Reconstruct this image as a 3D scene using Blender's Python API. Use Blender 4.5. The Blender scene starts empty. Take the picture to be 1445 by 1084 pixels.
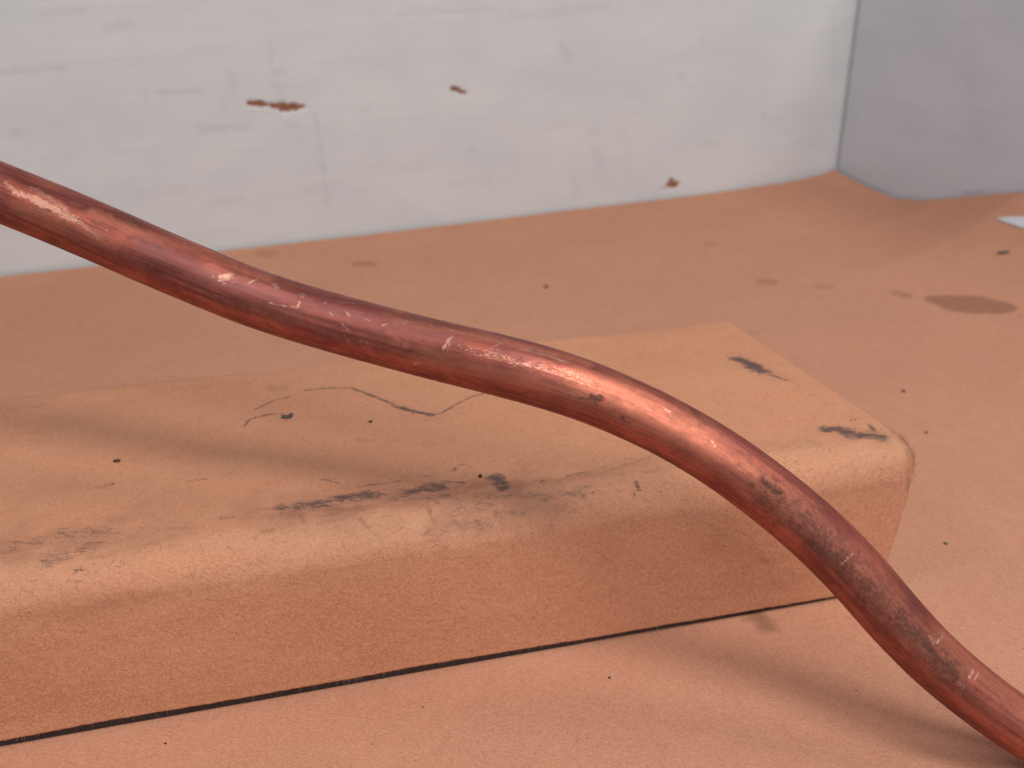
import bpy, math
import numpy as np

MM = 0.001
scene = bpy.context.scene
# ---------------------------------------------------------------- camera
cam_d = bpy.data.cameras.new('camera'); cam = bpy.data.objects.new('camera', cam_d)
scene.collection.objects.link(cam)
cam.location = (0, 0, 0.185); cam.rotation_euler = (math.radians(90 - 25.9), 0, 0)
cam_d.sensor_width = 36.0; cam_d.lens = 38.59
cam_d.clip_start = 0.01; cam_d.clip_end = 50
cam_d.dof.use_dof = True; cam_d.dof.focus_distance = 0.243; cam_d.dof.aperture_fstop = 20.0
cam_d.dof.aperture_blades = 0
scene.camera = cam
# ---------------------------------------------------------------- light of the room
world = bpy.data.worlds.new('World'); scene.world = world; world.use_nodes = True
bg = world.node_tree.nodes['Background']; bg.inputs[0].default_value = (0.52, 0.62, 1.0, 1); bg.inputs[1].default_value = 0.13

def area(name, loc, target, size, power, col):
    d = bpy.data.lights.new(name, 'AREA'); d.shape = 'DISK'; d.size = size; d.energy = power; d.color = col
    o = bpy.data.objects.new(name, d); scene.collection.objects.link(o)
    o.location = loc
    v = np.array(target) - np.array(loc)
    import mathutils
    o.rotation_euler = mathutils.Vector(v).to_track_quat('-Z', 'Y').to_euler()
    return o
area('lamp_overhead', (0.165, 0.0, 0.69), (0.02, 0.34, 0.03), 0.20, 2.4, (1.0, 0.95, 0.89))
area('lamp_right', (0.60, 0.235, 0.77), (0.0, 0.30, 0.03), 0.28, 1.7, (1.0, 0.95, 0.90))
area('lamp_left', (-0.42, -0.02, 0.62), (0.0, 0.40, 0.03), 0.12, 0.55, (1.0, 0.96, 0.92))
area('window_front', (0.27, -0.50, 0.70), (0.0, 0.30, 0.03), 0.65, 5.0, (1.0, 0.97, 0.94))

vs = scene.view_settings
vs.view_transform = 'Standard'; vs.look = 'None'; vs.gamma = 1.0; vs.exposure = 0.03
vs.use_curve_mapping = False

# ---------------------------------------------------------------- shapes (lengths in millimetres)
rng = np.random.default_rng(7)
_tabs = {}
def vnoise(x, y, seed=0):
    """smooth value noise, -1..1"""
    if seed not in _tabs: _tabs[seed] = np.random.default_rng(1000 + seed).uniform(-1, 1, (256, 256))
    T = _tabs[seed]
    xi = np.floor(x).astype(int); yi = np.floor(y).astype(int)
    fx = x - xi; fy = y - yi
    fx = fx * fx * (3 - 2 * fx); fy = fy * fy * (3 - 2 * fy)
    a = T[xi & 255, yi & 255]; b = T[(xi + 1) & 255, yi & 255]
    c = T[xi & 255, (yi + 1) & 255]; d = T[(xi + 1) & 255, (yi + 1) & 255]
    return (a * (1 - fx) + b * fx) * (1 - fy) + (c * (1 - fx) + d * fx) * fy
def fbm(x, y, seed=0, n=4):
    r = 0; k = 1.0; t = 0
    for i in range(n):
        r = r + k * vnoise(x * 2 ** i + 17.3 * i, y * 2 ** i + 9.1 * i, seed + i); t += k; k *= .5
    return r / t
def sstep(a, b, x):
    t = np.clip((x - a) / (b - a), 0, 1); return t * t * (3 - 2 * t)
def strokes(x, y, marks, out=None, rough=0.5, seed=40, soft=(.1, 1.65)):
    """lay polyline strokes (points, half width, strength) on the parameter plane x, y"""
    out = np.zeros(x.shape) if out is None else out
    for k, (pts, hw, st) in enumerate(marks):
        p = np.array(pts, float)
        m = 3.2 * hw + .5
        sel = (x > p[:, 0].min() - m) & (x < p[:, 0].max() + m) & (y > p[:, 1].min() - m) & (y < p[:, 1].max() + m)
        if not sel.any(): continue
        X = x[sel]; Y = y[sel]
        if len(p) == 1: p = np.vstack([p, p + 1e-3])
        d = np.full(X.shape, 1e9)
        for a, b in zip(p[:-1], p[1:]):
            e = b - a; t = np.clip(((X - a[0]) * e[0] + (Y - a[1]) * e[1]) / max(e @ e, 1e-9), 0, 1)
            d = np.minimum(d, np.hypot(X - a[0] - t * e[0], Y - a[1] - t * e[1]))
        d = d * (1 + rough * fbm(X / (hw * 1.1), Y / (hw * 1.1), seed + k % 9, 3))
        v = st * (1 - sstep(soft[0] * hw, soft[1] * hw, d))
        out[sel] = np.maximum(out[sel], v)
    return out
def axis_steps(parts):
    """[(from, to, step), ...] -> one rising array"""
    r = []
    for a, b, s in parts:
        n = max(1, int(round((b - a) / s))); r.append(np.linspace(a, b, n, endpoint=False))
    return np.r_[np.concatenate(r), parts[-1][1]]

# the room corner
CORNER = np.array([202.26, 676.34]); WD = np.array([1, .41]) / math.hypot(1, .41); WR = np.array([WD[1], -WD[0]])
def room_xy(u, v):           # u: left along the back wall from the corner, v: along the right wall towards the viewer
    return CORNER[0] - WD[0] * u + WR[0] * v, CORNER[1] - WD[1] * u + WR[1] * v
def paper_z(u, v):
    u = np.maximum(u, 0.0); v = np.maximum(v, 0.0)
    z = .3 * fbm(u / 90, v / 90, 3, 3) + .3
    edge_b = np.interp(u, [0, 20, 42, 92, 158, 220, 302, 372, 441, 482, 700], [3.2, 2.6, 1.3, .3, .3, .5, .9, 1.6, 1.9, 2.6, 2.6])
    z = z + edge_b * np.exp(-v / 9.0) 
    edge_r = np.interp(v, [0, 15, 29, 58, 75, 93, 127, 147, 260, 420, 620], [3.2, 3.6, 2.8, 2.9, 6.5, 12.1, 23.6, 30.4, 44, 30, 10])
    w = np.interp(v, [0, 60, 150, 620], [9, 16, 44, 60])
    z = z + edge_r * np.exp(-(u / w) ** 1.25) 
    return z + .0
# the wrapped block
FB0 = np.array([-117.3, 190.2]); FB1 = np.array([86.9, 245.1])
AX = (FB1 - FB0) / np.linalg.norm(FB1 - FB0); AN = np.array([-AX[1], AX[0]])     # along, inwards
BH, BW, RF, RB = 44.0, 97.0, 9.5, 4.0
def profile(s):
    """arc length from the front bottom edge, up, over the top, down the back -> depth b, height z, outward normal"""
    s = np.asarray(s, float)
    L1 = BH - RF; L2 = L1 + RF * math.pi / 2; L3 = L2 + BW - RF - RB; L4 = L3 + RB * math.pi / 2
    b = np.zeros_like(s); z = np.zeros_like(s); nb = np.zeros_like(s); nz = np.zeros_like(s)
    m = s <= L1; b[m] = 0; z[m] = s[m]; nb[m] = -1
    m = (s > L1) & (s <= L2); t = (s[m] - L1) / RF; b[m] = RF - RF * np.cos(t); z[m] = L1 + RF * np.sin(t); nb[m] = -np.cos(t); nz[m] = np.sin(t)
    m = (s > L2) & (s <= L3); b[m] = RF + s[m] - L2; z[m] = BH; nz[m] = 1
    m = (s > L3) & (s <= L4); t = (s[m] - L3) / RB; b[m] = BW - RB + RB * np.sin(t); z[m] = BH - RB + RB * np.cos(t); nb[m] = np.sin(t); nz[m] = np.cos(t)
    m = s > L4; b[m] = BW; z[m] = BH - RB - (s[m] - L4); nb[m] = 1
    return b, z, nb, nz
S_EDGE = BH - RF + RF * math.pi / 4
S_TOP0 = BH - RF + RF * math.pi / 2; S_TOP1 = S_TOP0 + BW - RF - RB
S_MAX = S_TOP1 + RB * math.pi / 2 + BH - RB - 1.0
A0 = -95.0
def cover_points(a_t, s):
    """a_t 0..1 along, s arc length: 2-D arrays -> a, x, y, z"""
    b, z, nb, nz = profile(s)
    a_end = 231.6 - .1157 * (b - 4.7) - 6.5 * (1 - np.clip(z / BH, 0, 1)) ** 1.3 + .35 * fbm(s / 3.0, s * 0, 21, 3)
    a = A0 + a_t * (a_end - A0)
    lift = np.interp(a, [-95, 0, 110, 225], [2.9, 2.9, 2.8, 1.6]) + .35 * fbm(a / 24, a * 0, 19, 3) + .16 * fbm(a / 1.3, a * 0 + 3.3, 20, 3)          # the front flap stops short of the table
    z = np.where(s < BH - RF, lift + (z * (BH - RF - lift) / (BH - RF)), z)
    edge = np.exp(-((s - S_EDGE) / 9) ** 2)
    back = sstep(S_TOP1 - 30, S_TOP1, s) * (1 - sstep(S_TOP1, S_TOP1 + 8, s))
    dsp = .55 * fbm(a / 38, s / 30, 5, 3) + edge * (.75 * fbm(a / 26, s / 13, 9, 2)) + edge * .10 * fbm(a / 3.2, s / 2.6, 14, 3) + back * .5 * fbm(a / 25, s / 9, 17, 2)
    dsp = dsp + .05 * fbm(a / 1.6, s / 1.6, 25, 2)
    dsp = dsp + sstep(170, 228, a) * .8 * np.exp(-((s - S_EDGE) / 4.5) ** 2)
    dsp = dsp * sstep(0, 6, s)
    zz = z + nz * dsp; bb = b + nb * dsp - 1.2 * np.clip(1 - z / (BH - RF), 0, 1) * (s < BH)
    xy = FB0[:, None, None] + AX[:, None, None] * a + AN[:, None, None] * bb
    return a, xy[0], xy[1], zz
# the copper tube
TUBE = [(-380, 298, 6.5, 6.4), (-356, 293, 6.6, 6.4), (-335, 288.5, 12, 6.4), (-312, 283, 37, 6.4), (-290, 278, 70, 6.4), (-262, 272, 102, 6.4), (-225, 264.5, 123, 6.4), (-185, 257, 130, 6.42), (-150, 250, 126, 6.43), (-128, 245.5, 119.3, 6.44),
 (-113.24, 242.48, 114.32, 6.44), (-102.76, 240.38, 110.64, 6.44), (-92.38, 238.21, 106.82, 6.43), (-81.66, 235.9, 102.74, 6.41), (-71.33, 233.74, 98.94, 6.38), (-60.37, 231.51, 95.03, 6.35), (-49.37, 229.61, 91.82, 6.34), (-38.17, 227.42, 89.25, 6.36), (-27.12, 224.76, 87.2, 6.4), (-15.92, 221.71, 85.47, 6.46), (-5.28, 218.84, 83.97, 6.5), (5.34, 216.03, 82.23, 6.48), (15.31, 213.92, 79.72, 6.4), (25.21, 212.25, 76.05, 6.3), (34.29, 210.63, 71.93, 6.25), (43.41, 208.64, 67.02, 6.3), (51.97, 206.39, 61.61, 6.37), (60.82, 203.63, 55.26, 6.43), (68.38, 200.82, 49.16, 6.47), (75.73, 197.55, 42.4, 6.45), (82.9, 193.92, 34.92, 6.35), (90.85, 190.23, 27.31, 6.17), (99.25, 187.01, 20.69, 6.06), (108.56, 183.9, 14.43, 6.0), (116.63, 181.0, 10.6, 6.0), (123.5, 178.6, 9.2, 6.0), (133, 177.0, 9.4, 6.0), (152, 177.5, 12.0, 6.0), (176, 180, 13.0, 6.0), (205, 186, 9.8, 6.0), (228, 192, 6.8, 6.0), (250, 198, 6.4, 6.0)]
def tube_line():
    p = np.array(TUBE); n = len(p)
    e = np.vstack([2 * p[0] - p[1], p, 2 * p[-1] - p[-2]])
    out = []
    for i in range(1, n):
        p0, p1, p2, p3 = e[i - 1:i + 3]
        t = np.linspace(0, 1, 60, endpoint=False)[:, None]
        out.append(.5 * (2 * p1 + (p2 - p0) * t + (2 * p0 - 5 * p1 + 4 * p2 - p3) * t ** 2 + (3 * p1 - p0 - 3 * p2 + p3) * t ** 3))
    q = np.vstack(out + [p[-1:]])
    s = np.r_[0, np.cumsum(np.linalg.norm(np.diff(q[:, :3], axis=0), axis=1))]
    s0 = np.interp(-113.24, q[:, 0], s)                     # s = 0 where the tube enters the picture
    ss = axis_steps([(0, s0 - 20, 2.5), (s0 - 20, s0 + 285, .2), (s0 + 285, s[-1], 2.0)])
    c = np.stack([np.interp(ss, s, q[:, k]) for k in range(4)], -1)
    k = 41; ker = np.hanning(k + 2)[1:-1]; ker /= ker.sum()
    sm = c.copy(); pad = k // 2
    for j in range(4):
        col = np.r_[np.full(pad, c[0, j]), c[:, j], np.full(pad, c[-1, j])]
        sm[:, j] = np.convolve(col, ker, 'valid')
    inner = (ss > s0 - 14) & (ss < s0 + 279); c[inner] = sm[inner]
    tg = np.gradient(c[:, :3], ss, axis=0); tg /= np.linalg.norm(tg, axis=1)[:, None]
    up = np.array([0, 0, 1.0]); nn = up - tg * tg[:, 2:3]; nn /= np.linalg.norm(nn, axis=1)[:, None]
    bb = np.cross(tg, nn)
    return ss - s0, c, tg, nn, bb


# marks on the surfaces, each (points, half width in mm, strength) in the surface's own coordinates
COVER_CHARCOAL = [([(79.93,117.25),(88.13,117.5),(94.05,115.5)],0.42,1.0),([(94.07,115.0),(96.64,111.75),(101.71,104.0),(103.53,101.5)],0.73,0.95),([(103.61,100.5),(107.47,96.5),(112.74,92.5)],1.18,0.95),([(112.74,92.5),(115.75,93.25),(120.95,97.5),(125.91,101.0),(131.5,102.75)],0.45,1.0),([(62.02,100.0),(63.51,103.75),(68.0,105.0),(72.9,104.75)],0.42,0.9),([(65.46,109.25),(70.44,113.0),(75.57,114.25)],0.42,0.85),([(67.71,107.75),(71.6,108.75)],0.42,0.4),([(69.16,55.5),(75.72,54.75),(80.98,55.75),(85.96,55.75),(91.25,55.75)],2.38,0.8),([(82.77,56.75),(90.87,56.5)],1.4,0.95),([(87.48,60.5),(92.14,60.75),(98.05,60.5)],0.7,0.6),([(98.77,54.5),(103.42,55.0),(107.17,54.75)],2.24,0.86),([(108.28,57.0),(113.36,55.5)],0.84,0.72),([(121.73,56.0),(122.56,51.25)],2.24,0.95),([(111.94,61.75),(113.66,64.0),(115.2,64.25)],0.62,0.7),([(130.63,52.25),(132.51,51.5)],0.83,0.6),([(139.05,52.0),(145.88,52.75)],0.74,0.66),([(146.81,52.75),(152.3,55.0),(157.53,56.0)],0.84,0.42),([(79.76,66.25),(82.93,63.75)],1.26,0.55),([(107.0,51.0),(108.26,50.75)],0.74,0.85),([(104.56,61.0),(106.75,60.5)],0.84,0.6),([(103.98,40.25),(114.62,41.0),(125.52,42.25)],1.85,0.4),([(117.9,48.0),(131.67,45.5),(144.18,45.25)],2.4,0.46),([(96.06,53.5),(109.1,48.5)],3.64,0.46),([(68.96,53.5),(88.9,51.5)],2.8,0.4),([(108.33,45.0),(122.6,46.0)],2.59,0.4),([(211.07,104.5),(213.18,101.0),(214.25,95.5)],2.52,1.15),([(210.46,104.5),(212.47,103.5)],1.12,0.95),([(214.84,95.75),(215.5,94.0)],1.4,0.7),([(215.01,92.5),(216.58,90.0),(218.38,87.0)],0.73,0.85),([(218.64,83.5),(219.71,82.5)],0.56,0.7),([(219.83,76.75),(221.22,76.25)],0.67,0.7),([(220.74,70.5),(221.78,69.75)],0.56,0.6),([(223.34,69.5),(224.85,68.75)],0.56,0.6),([(213.82,56.25),(215.62,56.75),(218.32,54.5)],1.82,1.0),([(218.09,54.0),(220.36,51.5),(222.95,50.5),(226.32,49.0)],2.38,1.0),([(217.65,50.5),(217.05,48.25)],0.37,0.7),([(226.36,55.5),(226.24,52.75)],0.9,0.8),([(222.87,59.25),(226.14,60.0)],0.62,0.7),([(231.09,48.25),(231.24,47.25)],0.55,0.5),([(155.08,45.5),(155.06,43.5)],0.74,0.9),([(153.95,42.5),(153.37,41.25)],0.55,0.6),([(25.87,76.75),(30.41,78.0)],0.98,0.5),([(47.08,74.0),(51.4,73.75)],0.62,0.65),([(54.59,54.0),(57.06,54.25)],1.01,0.65),([(55.73,73.75),(58.47,75.5)],0.67,0.5),([(8.92,101.25),(10.44,101.5)],0.56,0.7),([(-3.25,124.75),(7.9,126.75)],1.12,0.38),([(9.1,54.75),(18.07,56.25),(30.25,55.5)],3.36,0.5),([(17.44,46.75),(26.05,50.0)],2.96,0.55),([(27.15,55.0),(31.2,54.5)],1.26,0.55),([(22.92,43.25),(24.15,43.5)],0.74,0.65),([(6.34,52.5),(15.01,54.75)],2.8,0.38),([(185.44,21.75),(191.35,15.25)],1.29,0.4),([(63.22,124.5),(64.62,126.25)],0.84,0.4),([(21.96,111.0),(23.46,113.5)],0.84,0.4),([(51.36,130.5),(54.32,132.25)],0.84,0.35)]
COVER_BRUISE = [([(72.71,51.25),(73.31,47.75)],0.48,0.6),([(86.09,46.5),(87.54,43.75)],0.48,0.55),([(102.61,48.0),(102.79,44.5),(103.31,42.5)],0.52,0.6),([(100.53,40.0),(101.8,41.0)],0.48,0.7),([(63.62,46.75),(65.81,46.75)],0.93,0.55),([(24.29,134.75),(35.49,134.5),(46.38,134.5),(62.71,134.5)],0.7,0.5),([(189.75,134.75),(210.92,134.75)],0.7,0.5),([(-4.44,134.5),(14.61,134.75)],0.56,0.35),([(71.14,120.5),(74.2,120.25)],1.68,0.4),([(120.4,51.0),(148.12,51.0),(165.55,56.5)],0.93,0.35),([(165.82,52.5),(179.54,52.0),(189.51,52.0)],1.12,0.3),([(231.24,47.25),(231.35,43.25),(231.83,39.5)],0.93,0.8),([(230.16,38.75),(230.51,32.25)],0.74,0.6),([(108.01,42.25),(109.9,39.5)],0.55,0.5),([(90.81,84.25),(94.33,82.25)],0.84,0.35),([(30.86,46.75),(42.95,49.0)],1.11,0.3)]
COVER_DUST = [([(6.32,54.0),(16.93,52.75),(30.3,54.0),(43.1,53.25)],6.72,0.5),([(65.75,55.0),(82.57,54.75),(96.06,53.5),(109.77,51.75),(127.13,49.25)],6.16,0.58),([(104.3,41.0),(118.31,42.5),(132.67,42.75)],3.7,0.52),([(127.13,49.25),(145.74,50.0),(162.41,53.5)],2.22,0.28),([(68.48,49.5),(94.82,46.5)],3.7,0.2),([(165.82,52.5),(189.51,52.0),(207.1,50.25)],2.24,0.15),([(212.99,55.25),(226.53,47.75)],3.36,0.22),([(210.32,106.5),(218.57,87.75)],3.36,0.2),([(231.09,48.25),(231.68,38.5)],1.67,0.4),([(12.44,79.25),(32.59,77.75)],3.92,0.15),([(104.02,99.75),(114.2,90.25)],2.52,0.2)]
PAPER_OIL = [([(86.85,205.23),(82.97,210.37)],9.56,0.9),([(90.12,198.79),(79.14,216.66)],6.99,0.9),([(93.09,193.64),(76.66,220.95)],3.95,0.9),([(101.62,179.82),(99.38,184.31)],3.11,0.6),([(146.74,138.76),(143.3,141.32)],3.2,0.6),([(126.32,156.76),(122.83,158.52)],2.71,0.45),([(318.04,41.33),(313.1,44.47)],3.82,0.6),([(359.12,9.85),(356.43,10.76)],4.89,0.4),([(141.19,81.73),(139.82,82.29)],3.0,0.4)]
PAPER_DARK = [([(255.74,380.48),(253.47,384.42)],1.33,0.35),([(78.35,228.73),(77.71,231.2)],1.13,0.6),([(450.58,71.34),(449.97,70.72)],1.85,0.4),([(271.16,363.22),(269.61,364.51)],0.46,0.6)]
PAPER_BRUISE = [([(292.89,352.87),(292.85,355.5),(293.15,358.6)],2.73,0.95),([(233.06,260.72),(233.13,261.28)],0.99,0.0),([(340.85,385.09),(339.25,387.17)],0.64,0.4),([(186.26,189.7),(185.14,190.16)],1.57,0.4)]
WALL_CHIPS = [([(356.9,74.0),(352.5,74.0),(350.1,73.1)],1.8,0.95),([(349.4,73.1),(346.0,72.1)],0.72,0.95),([(345.4,71.7),(338.8,70.9),(331.4,70.3)],1.84,1.0),([(341.4,69.0),(337.2,68.7)],1.0,0.7),([(251.5,73.5),(248.4,72.5)],1.6,0.95),([(247.6,71.7),(244.5,70.8)],1.12,0.95),([(118.4,8.1),(113.1,7.5)],2.2,1.0),([(117.2,10.9),(115.2,9.9)],1.2,0.9),([(123.5,6.5),(119.7,6.1)],0.6,0.7),([(427.8,81.2),(425.4,80.6)],1.2,0.3)]
WALL_GRIME = [([(464.9,96.1),(453.1,96.6),(438.2,96.5)],1.6,0.45),([(398.2,82.2),(380.3,81.9)],1.4,0.42),([(380.8,63.7),(357.1,62.6)],1.8,0.38),([(325.6,67.0),(323.7,59.8),(322.9,41.6),(322.0,19.2)],0.88,0.42),([(343.8,102.3),(344.5,92.4)],1.2,0.35),([(343.2,87.9),(338.3,87.6)],1.4,0.45),([(344.4,81.9),(338.2,81.5)],1.4,0.42),([(341.8,77.0),(340.2,75.1)],3.2,0.25),([(363.5,88.6),(363.6,82.0)],1.2,0.3),([(369.1,77.3),(369.4,72.3)],1.2,0.3),([(324.2,62.7),(324.0,60.9)],1.2,0.55),([(323.3,40.9),(322.7,39.4)],1.2,0.55),([(338.9,62.1),(335.0,61.5)],1.6,0.35),([(189.0,91.6),(185.1,85.1)],2.4,0.42),([(115.6,70.6),(114.6,69.8)],1.6,0.45),([(56.8,44.4),(55.7,43.1)],1.8,0.45),([(102.9,89.2),(101.5,88.4)],1.4,0.4),([(172.8,43.7),(166.2,44.3)],1.6,0.35),([(98.7,29.7),(88.1,30.0)],1.8,0.35),([(194.5,49.5),(185.9,49.9)],1.6,0.25),([(404.5,83.0),(404.3,80.0)],1.2,0.3),([(243.0,40.3),(241.0,39.8)],1.6,0.35),([(299.4,66.7),(297.5,66.2)],1.6,0.35),([(463.9,69.6),(462.9,68.8)],1.6,0.4),([(417.4,112.7),(406.4,113.7)],2.0,0.3),([(335.4,27.4),(318.6,29.3)],2.0,0.22),([(380.0,27.6),(366.0,27.1)],2.0,0.25),([(252.7,23.1),(232.2,22.9)],2.4,0.22),([(180.8,17.6),(178.4,11.1)],2.4,0.25),([(443.1,120.1),(425.2,120.4)],1.6,0.3),([(280.3,112.2),(227.4,111.7)],1.6,0.22),([(218.4,109.2),(162.4,110.1)],2.0,0.22),([(168.0,32.5),(163.2,23.9)],2.8,0.2),([(150.7,44.9),(144.9,20.0)],3.6,0.14),([(299.3,35.6),(268.4,34.4)],2.0,0.2),([(414.6,35.0),(392.9,34.4)],2.4,0.2),([(478.0,26.6),(466.5,21.7)],2.4,0.22),([(14.6,103.3),(0.4,5.5)],1.6,0.14)]
RWALL_CHIPS = []
RWALL_GRIME_SHADE = [([(107.9,19.5),(120.0,22.8)],1.2,0.85),([(86.5,105.3),(111.1,47.8)],6.4,0.12),([(35.4,87.5),(58.1,89.9)],2.4,0.15)]  # second stroke paints a soft shadow band; the others are marks
TUBE_BARE = [([(3.4,5.65),(6.8,5.49),(10.4,5.65)],0.84,0.85),([(7.8,5.32),(9.8,5.49),(12.4,5.65),(15.0,5.98),(18.0,6.15)],0.91,1.0),([(5.8,3.32),(8.8,3.66),(12.4,4.32),(15.8,4.99)],0.61,0.72),([(0.4,4.32),(2.8,5.15)],0.76,0.62),([(19.0,5.98),(21.4,6.65),(23.2,6.98),(24.6,7.81)],0.61,0.66),([(7.4,7.48),(13.2,6.98),(19.2,6.48)],0.18,0.7),([(5.4,6.98),(10.6,6.98)],0.15,0.6),([(25.4,5.49),(25.8,5.82)],0.23,0.6),([(53.4,5.15),(54.2,4.49)],1.06,0.98),([(54.0,6.15),(54.6,6.32)],0.46,0.7),([(59.2,4.16),(60.6,2.16)],0.3,0.72),([(64.0,2.49),(65.6,3.16)],0.46,0.82),([(64.4,1.66),(65.2,2.83)],0.3,0.8),([(71.2,2.66),(71.4,2.83)],0.61,0.85),([(76.8,2.99),(77.0,2.99)],0.61,0.75),([(65.0,6.82),(67.4,6.65),(71.4,5.98)],0.24,0.72),([(71.4,5.98),(71.6,4.82)],0.4,0.8),([(51.0,5.65),(51.4,5.65)],0.3,0.6),([(82.4,6.48),(83.2,7.15),(84.2,7.65)],0.33,0.8),([(80.0,1.66),(83.2,1.0)],0.27,0.62),([(84.2,3.32),(89.0,2.83),(93.0,2.83)],0.27,0.55),([(79.0,5.15),(79.8,5.49)],0.23,0.7),([(82.6,3.99),(83.6,4.65)],0.27,0.9),([(87.0,4.16),(88.6,4.49)],0.24,0.8),([(91.4,4.65),(92.6,3.99)],0.27,0.8),([(54.6,1.0),(54.8,1.16)],0.3,0.8),([(87.2,8.15),(88.4,10.47),(89.6,11.64)],0.17,0.72),([(87.8,7.98),(89.4,10.14),(91.2,13.3)],0.15,0.66),([(88.8,8.64),(90.6,10.81)],0.14,0.6),([(83.4,8.48),(84.8,10.14)],0.18,0.5),([(95.8,2.83),(97.0,1.33)],0.36,0.85),([(100.4,11.3),(101.4,10.31)],0.33,0.72),([(95.6,6.98),(98.2,7.31)],0.91,0.45),([(106.2,6.48),(107.0,3.32)],0.4,0.8),([(107.2,6.65),(107.4,3.66)],0.23,0.6),([(98.6,1.5),(103.6,1.33),(108.6,1.66),(115.0,1.66),(117.4,1.83)],0.33,0.68),([(118.0,1.99),(116.4,3.32),(116.0,5.15)],0.21,0.6),([(115.8,5.32),(119.2,5.15),(121.6,5.32)],0.76,0.58),([(121.2,5.49),(123.2,5.49),(126.8,5.15),(131.2,4.99)],0.99,0.62),([(121.4,2.16),(125.8,1.66),(131.8,2.16)],0.61,0.66),([(128.2,4.99),(132.6,5.15),(137.0,5.15)],1.52,0.45),([(109.8,5.15),(117.6,5.15),(127.0,5.65)],1.22,0.42),([(165.4,4.99),(166.6,5.49)],0.36,0.85),([(153.2,3.49),(155.0,3.82)],0.46,0.55),([(173.0,6.65),(174.6,6.65)],0.3,0.5),([(185.0,7.31),(186.8,6.65)],0.21,0.62),([(230.0,3.66),(230.4,0.5)],0.4,0.85),([(228.0,3.82),(229.4,4.16)],0.53,0.6),([(240.2,4.82),(240.2,2.83)],0.36,0.9),([(241.4,4.32),(241.4,2.49)],0.36,0.9),([(239.8,7.31),(240.6,7.31)],0.76,0.62),([(203.6,7.65),(203.8,4.32)],0.14,0.8),([(228.6,6.98),(230.8,6.82)],0.3,0.5)]
TUBE_SOOT = [([(24.0,0.5),(26.8,-0.17),(29.8,0.83)],0.7,0.95),([(28.2,-0.17),(31.0,1.16)],0.46,0.9),([(11.0,0.33),(14.4,1.66),(18.0,1.83)],0.91,0.55),([(-0.6,4.82),(1.2,4.65)],0.61,0.6),([(136.4,8.64),(138.4,8.31)],0.46,0.75),([(138.8,7.81),(140.4,7.65)],0.91,1.0),([(139.8,8.64),(140.2,8.98)],0.46,0.9),([(146.2,9.31),(146.6,9.48)],0.53,0.95),([(179.0,5.65),(181.6,5.82),(183.4,5.32)],1.06,0.78),([(177.0,7.81),(178.0,7.65)],0.61,0.75),([(125.2,10.97),(128.2,10.81)],0.76,0.5),([(149.0,10.97),(153.8,11.97)],0.61,0.5),([(187.8,5.82),(196.2,6.32),(205.4,6.65),(215.2,6.98)],2.74,0.5),([(196.8,8.98),(201.8,8.31),(207.2,8.15)],1.52,0.66),([(220.4,5.65),(227.4,5.98),(237.2,6.32)],1.98,0.75),([(212.8,5.15),(220.4,5.65)],1.82,0.5),([(172.6,5.98),(184.0,5.98)],1.52,0.42),([(54.0,-2.83),(67.8,-2.83),(81.4,-2.83),(91.6,-2.83)],0.68,0.52),([(30.2,4.99),(38.4,4.32)],0.91,0.42),([(54.2,9.48),(72.4,9.14),(82.4,8.64)],1.37,0.42),([(107.2,2.16),(110.6,3.16)],0.76,0.35)]
TUBE_WARM = [([(20.4,2.99),(32.4,2.83),(47.0,1.16),(62.6,1.16)],1.22,0.45),([(102.6,9.14),(118.6,9.14),(133.8,8.64)],2.13,0.42),([(135.8,5.65),(145.0,5.82),(156.6,5.98),(167.6,6.65)],3.95,0.72),([(167.6,6.65),(176.4,5.98),(187.0,7.31)],2.43,0.55),([(154.8,8.81),(167.2,8.81),(179.2,9.81)],1.52,0.45),([(230.8,1.5),(243.4,1.0),(255.6,1.83)],3.04,0.55),([(224.8,7.65),(241.6,10.14),(258.2,9.97)],1.52,0.3),([(4.2,8.31),(17.8,7.81),(28.0,7.65)],1.52,0.42),([(94.2,2.99),(116.4,1.16),(136.0,0.5)],1.22,0.5),([(207.8,12.8),(226.4,12.97)],1.22,0.25)]
TUBE_VIOLET = [([(33.8,5.15),(51.0,5.65),(71.0,4.49),(91.2,3.99),(107.8,3.99)],1.98,0.72),([(117.4,3.99),(126.4,3.99)],1.22,0.5),([(189.4,5.32),(203.4,4.65),(212.8,5.15)],1.52,0.25)]
TUBE_DULL = [([(192.4,16.62),(207.4,16.46),(224.0,16.46),(239.4,16.29),(255.6,16.13)],2.58,0.62),([(181.2,6.15),(194.6,6.65),(205.4,6.65),(217.4,6.82),(227.4,5.98),(237.6,5.82)],3.95,0.9),([(243.6,5.82),(254.4,4.49)],3.04,0.4),([(80.8,9.14),(96.0,8.48),(105.8,8.31)],1.52,0.35),([(57.4,8.98),(72.2,8.31)],1.82,0.45),([(26.8,9.14),(40.6,9.14)],1.52,0.4),([(158.6,9.48),(176.0,10.47)],1.52,0.3)]
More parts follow.
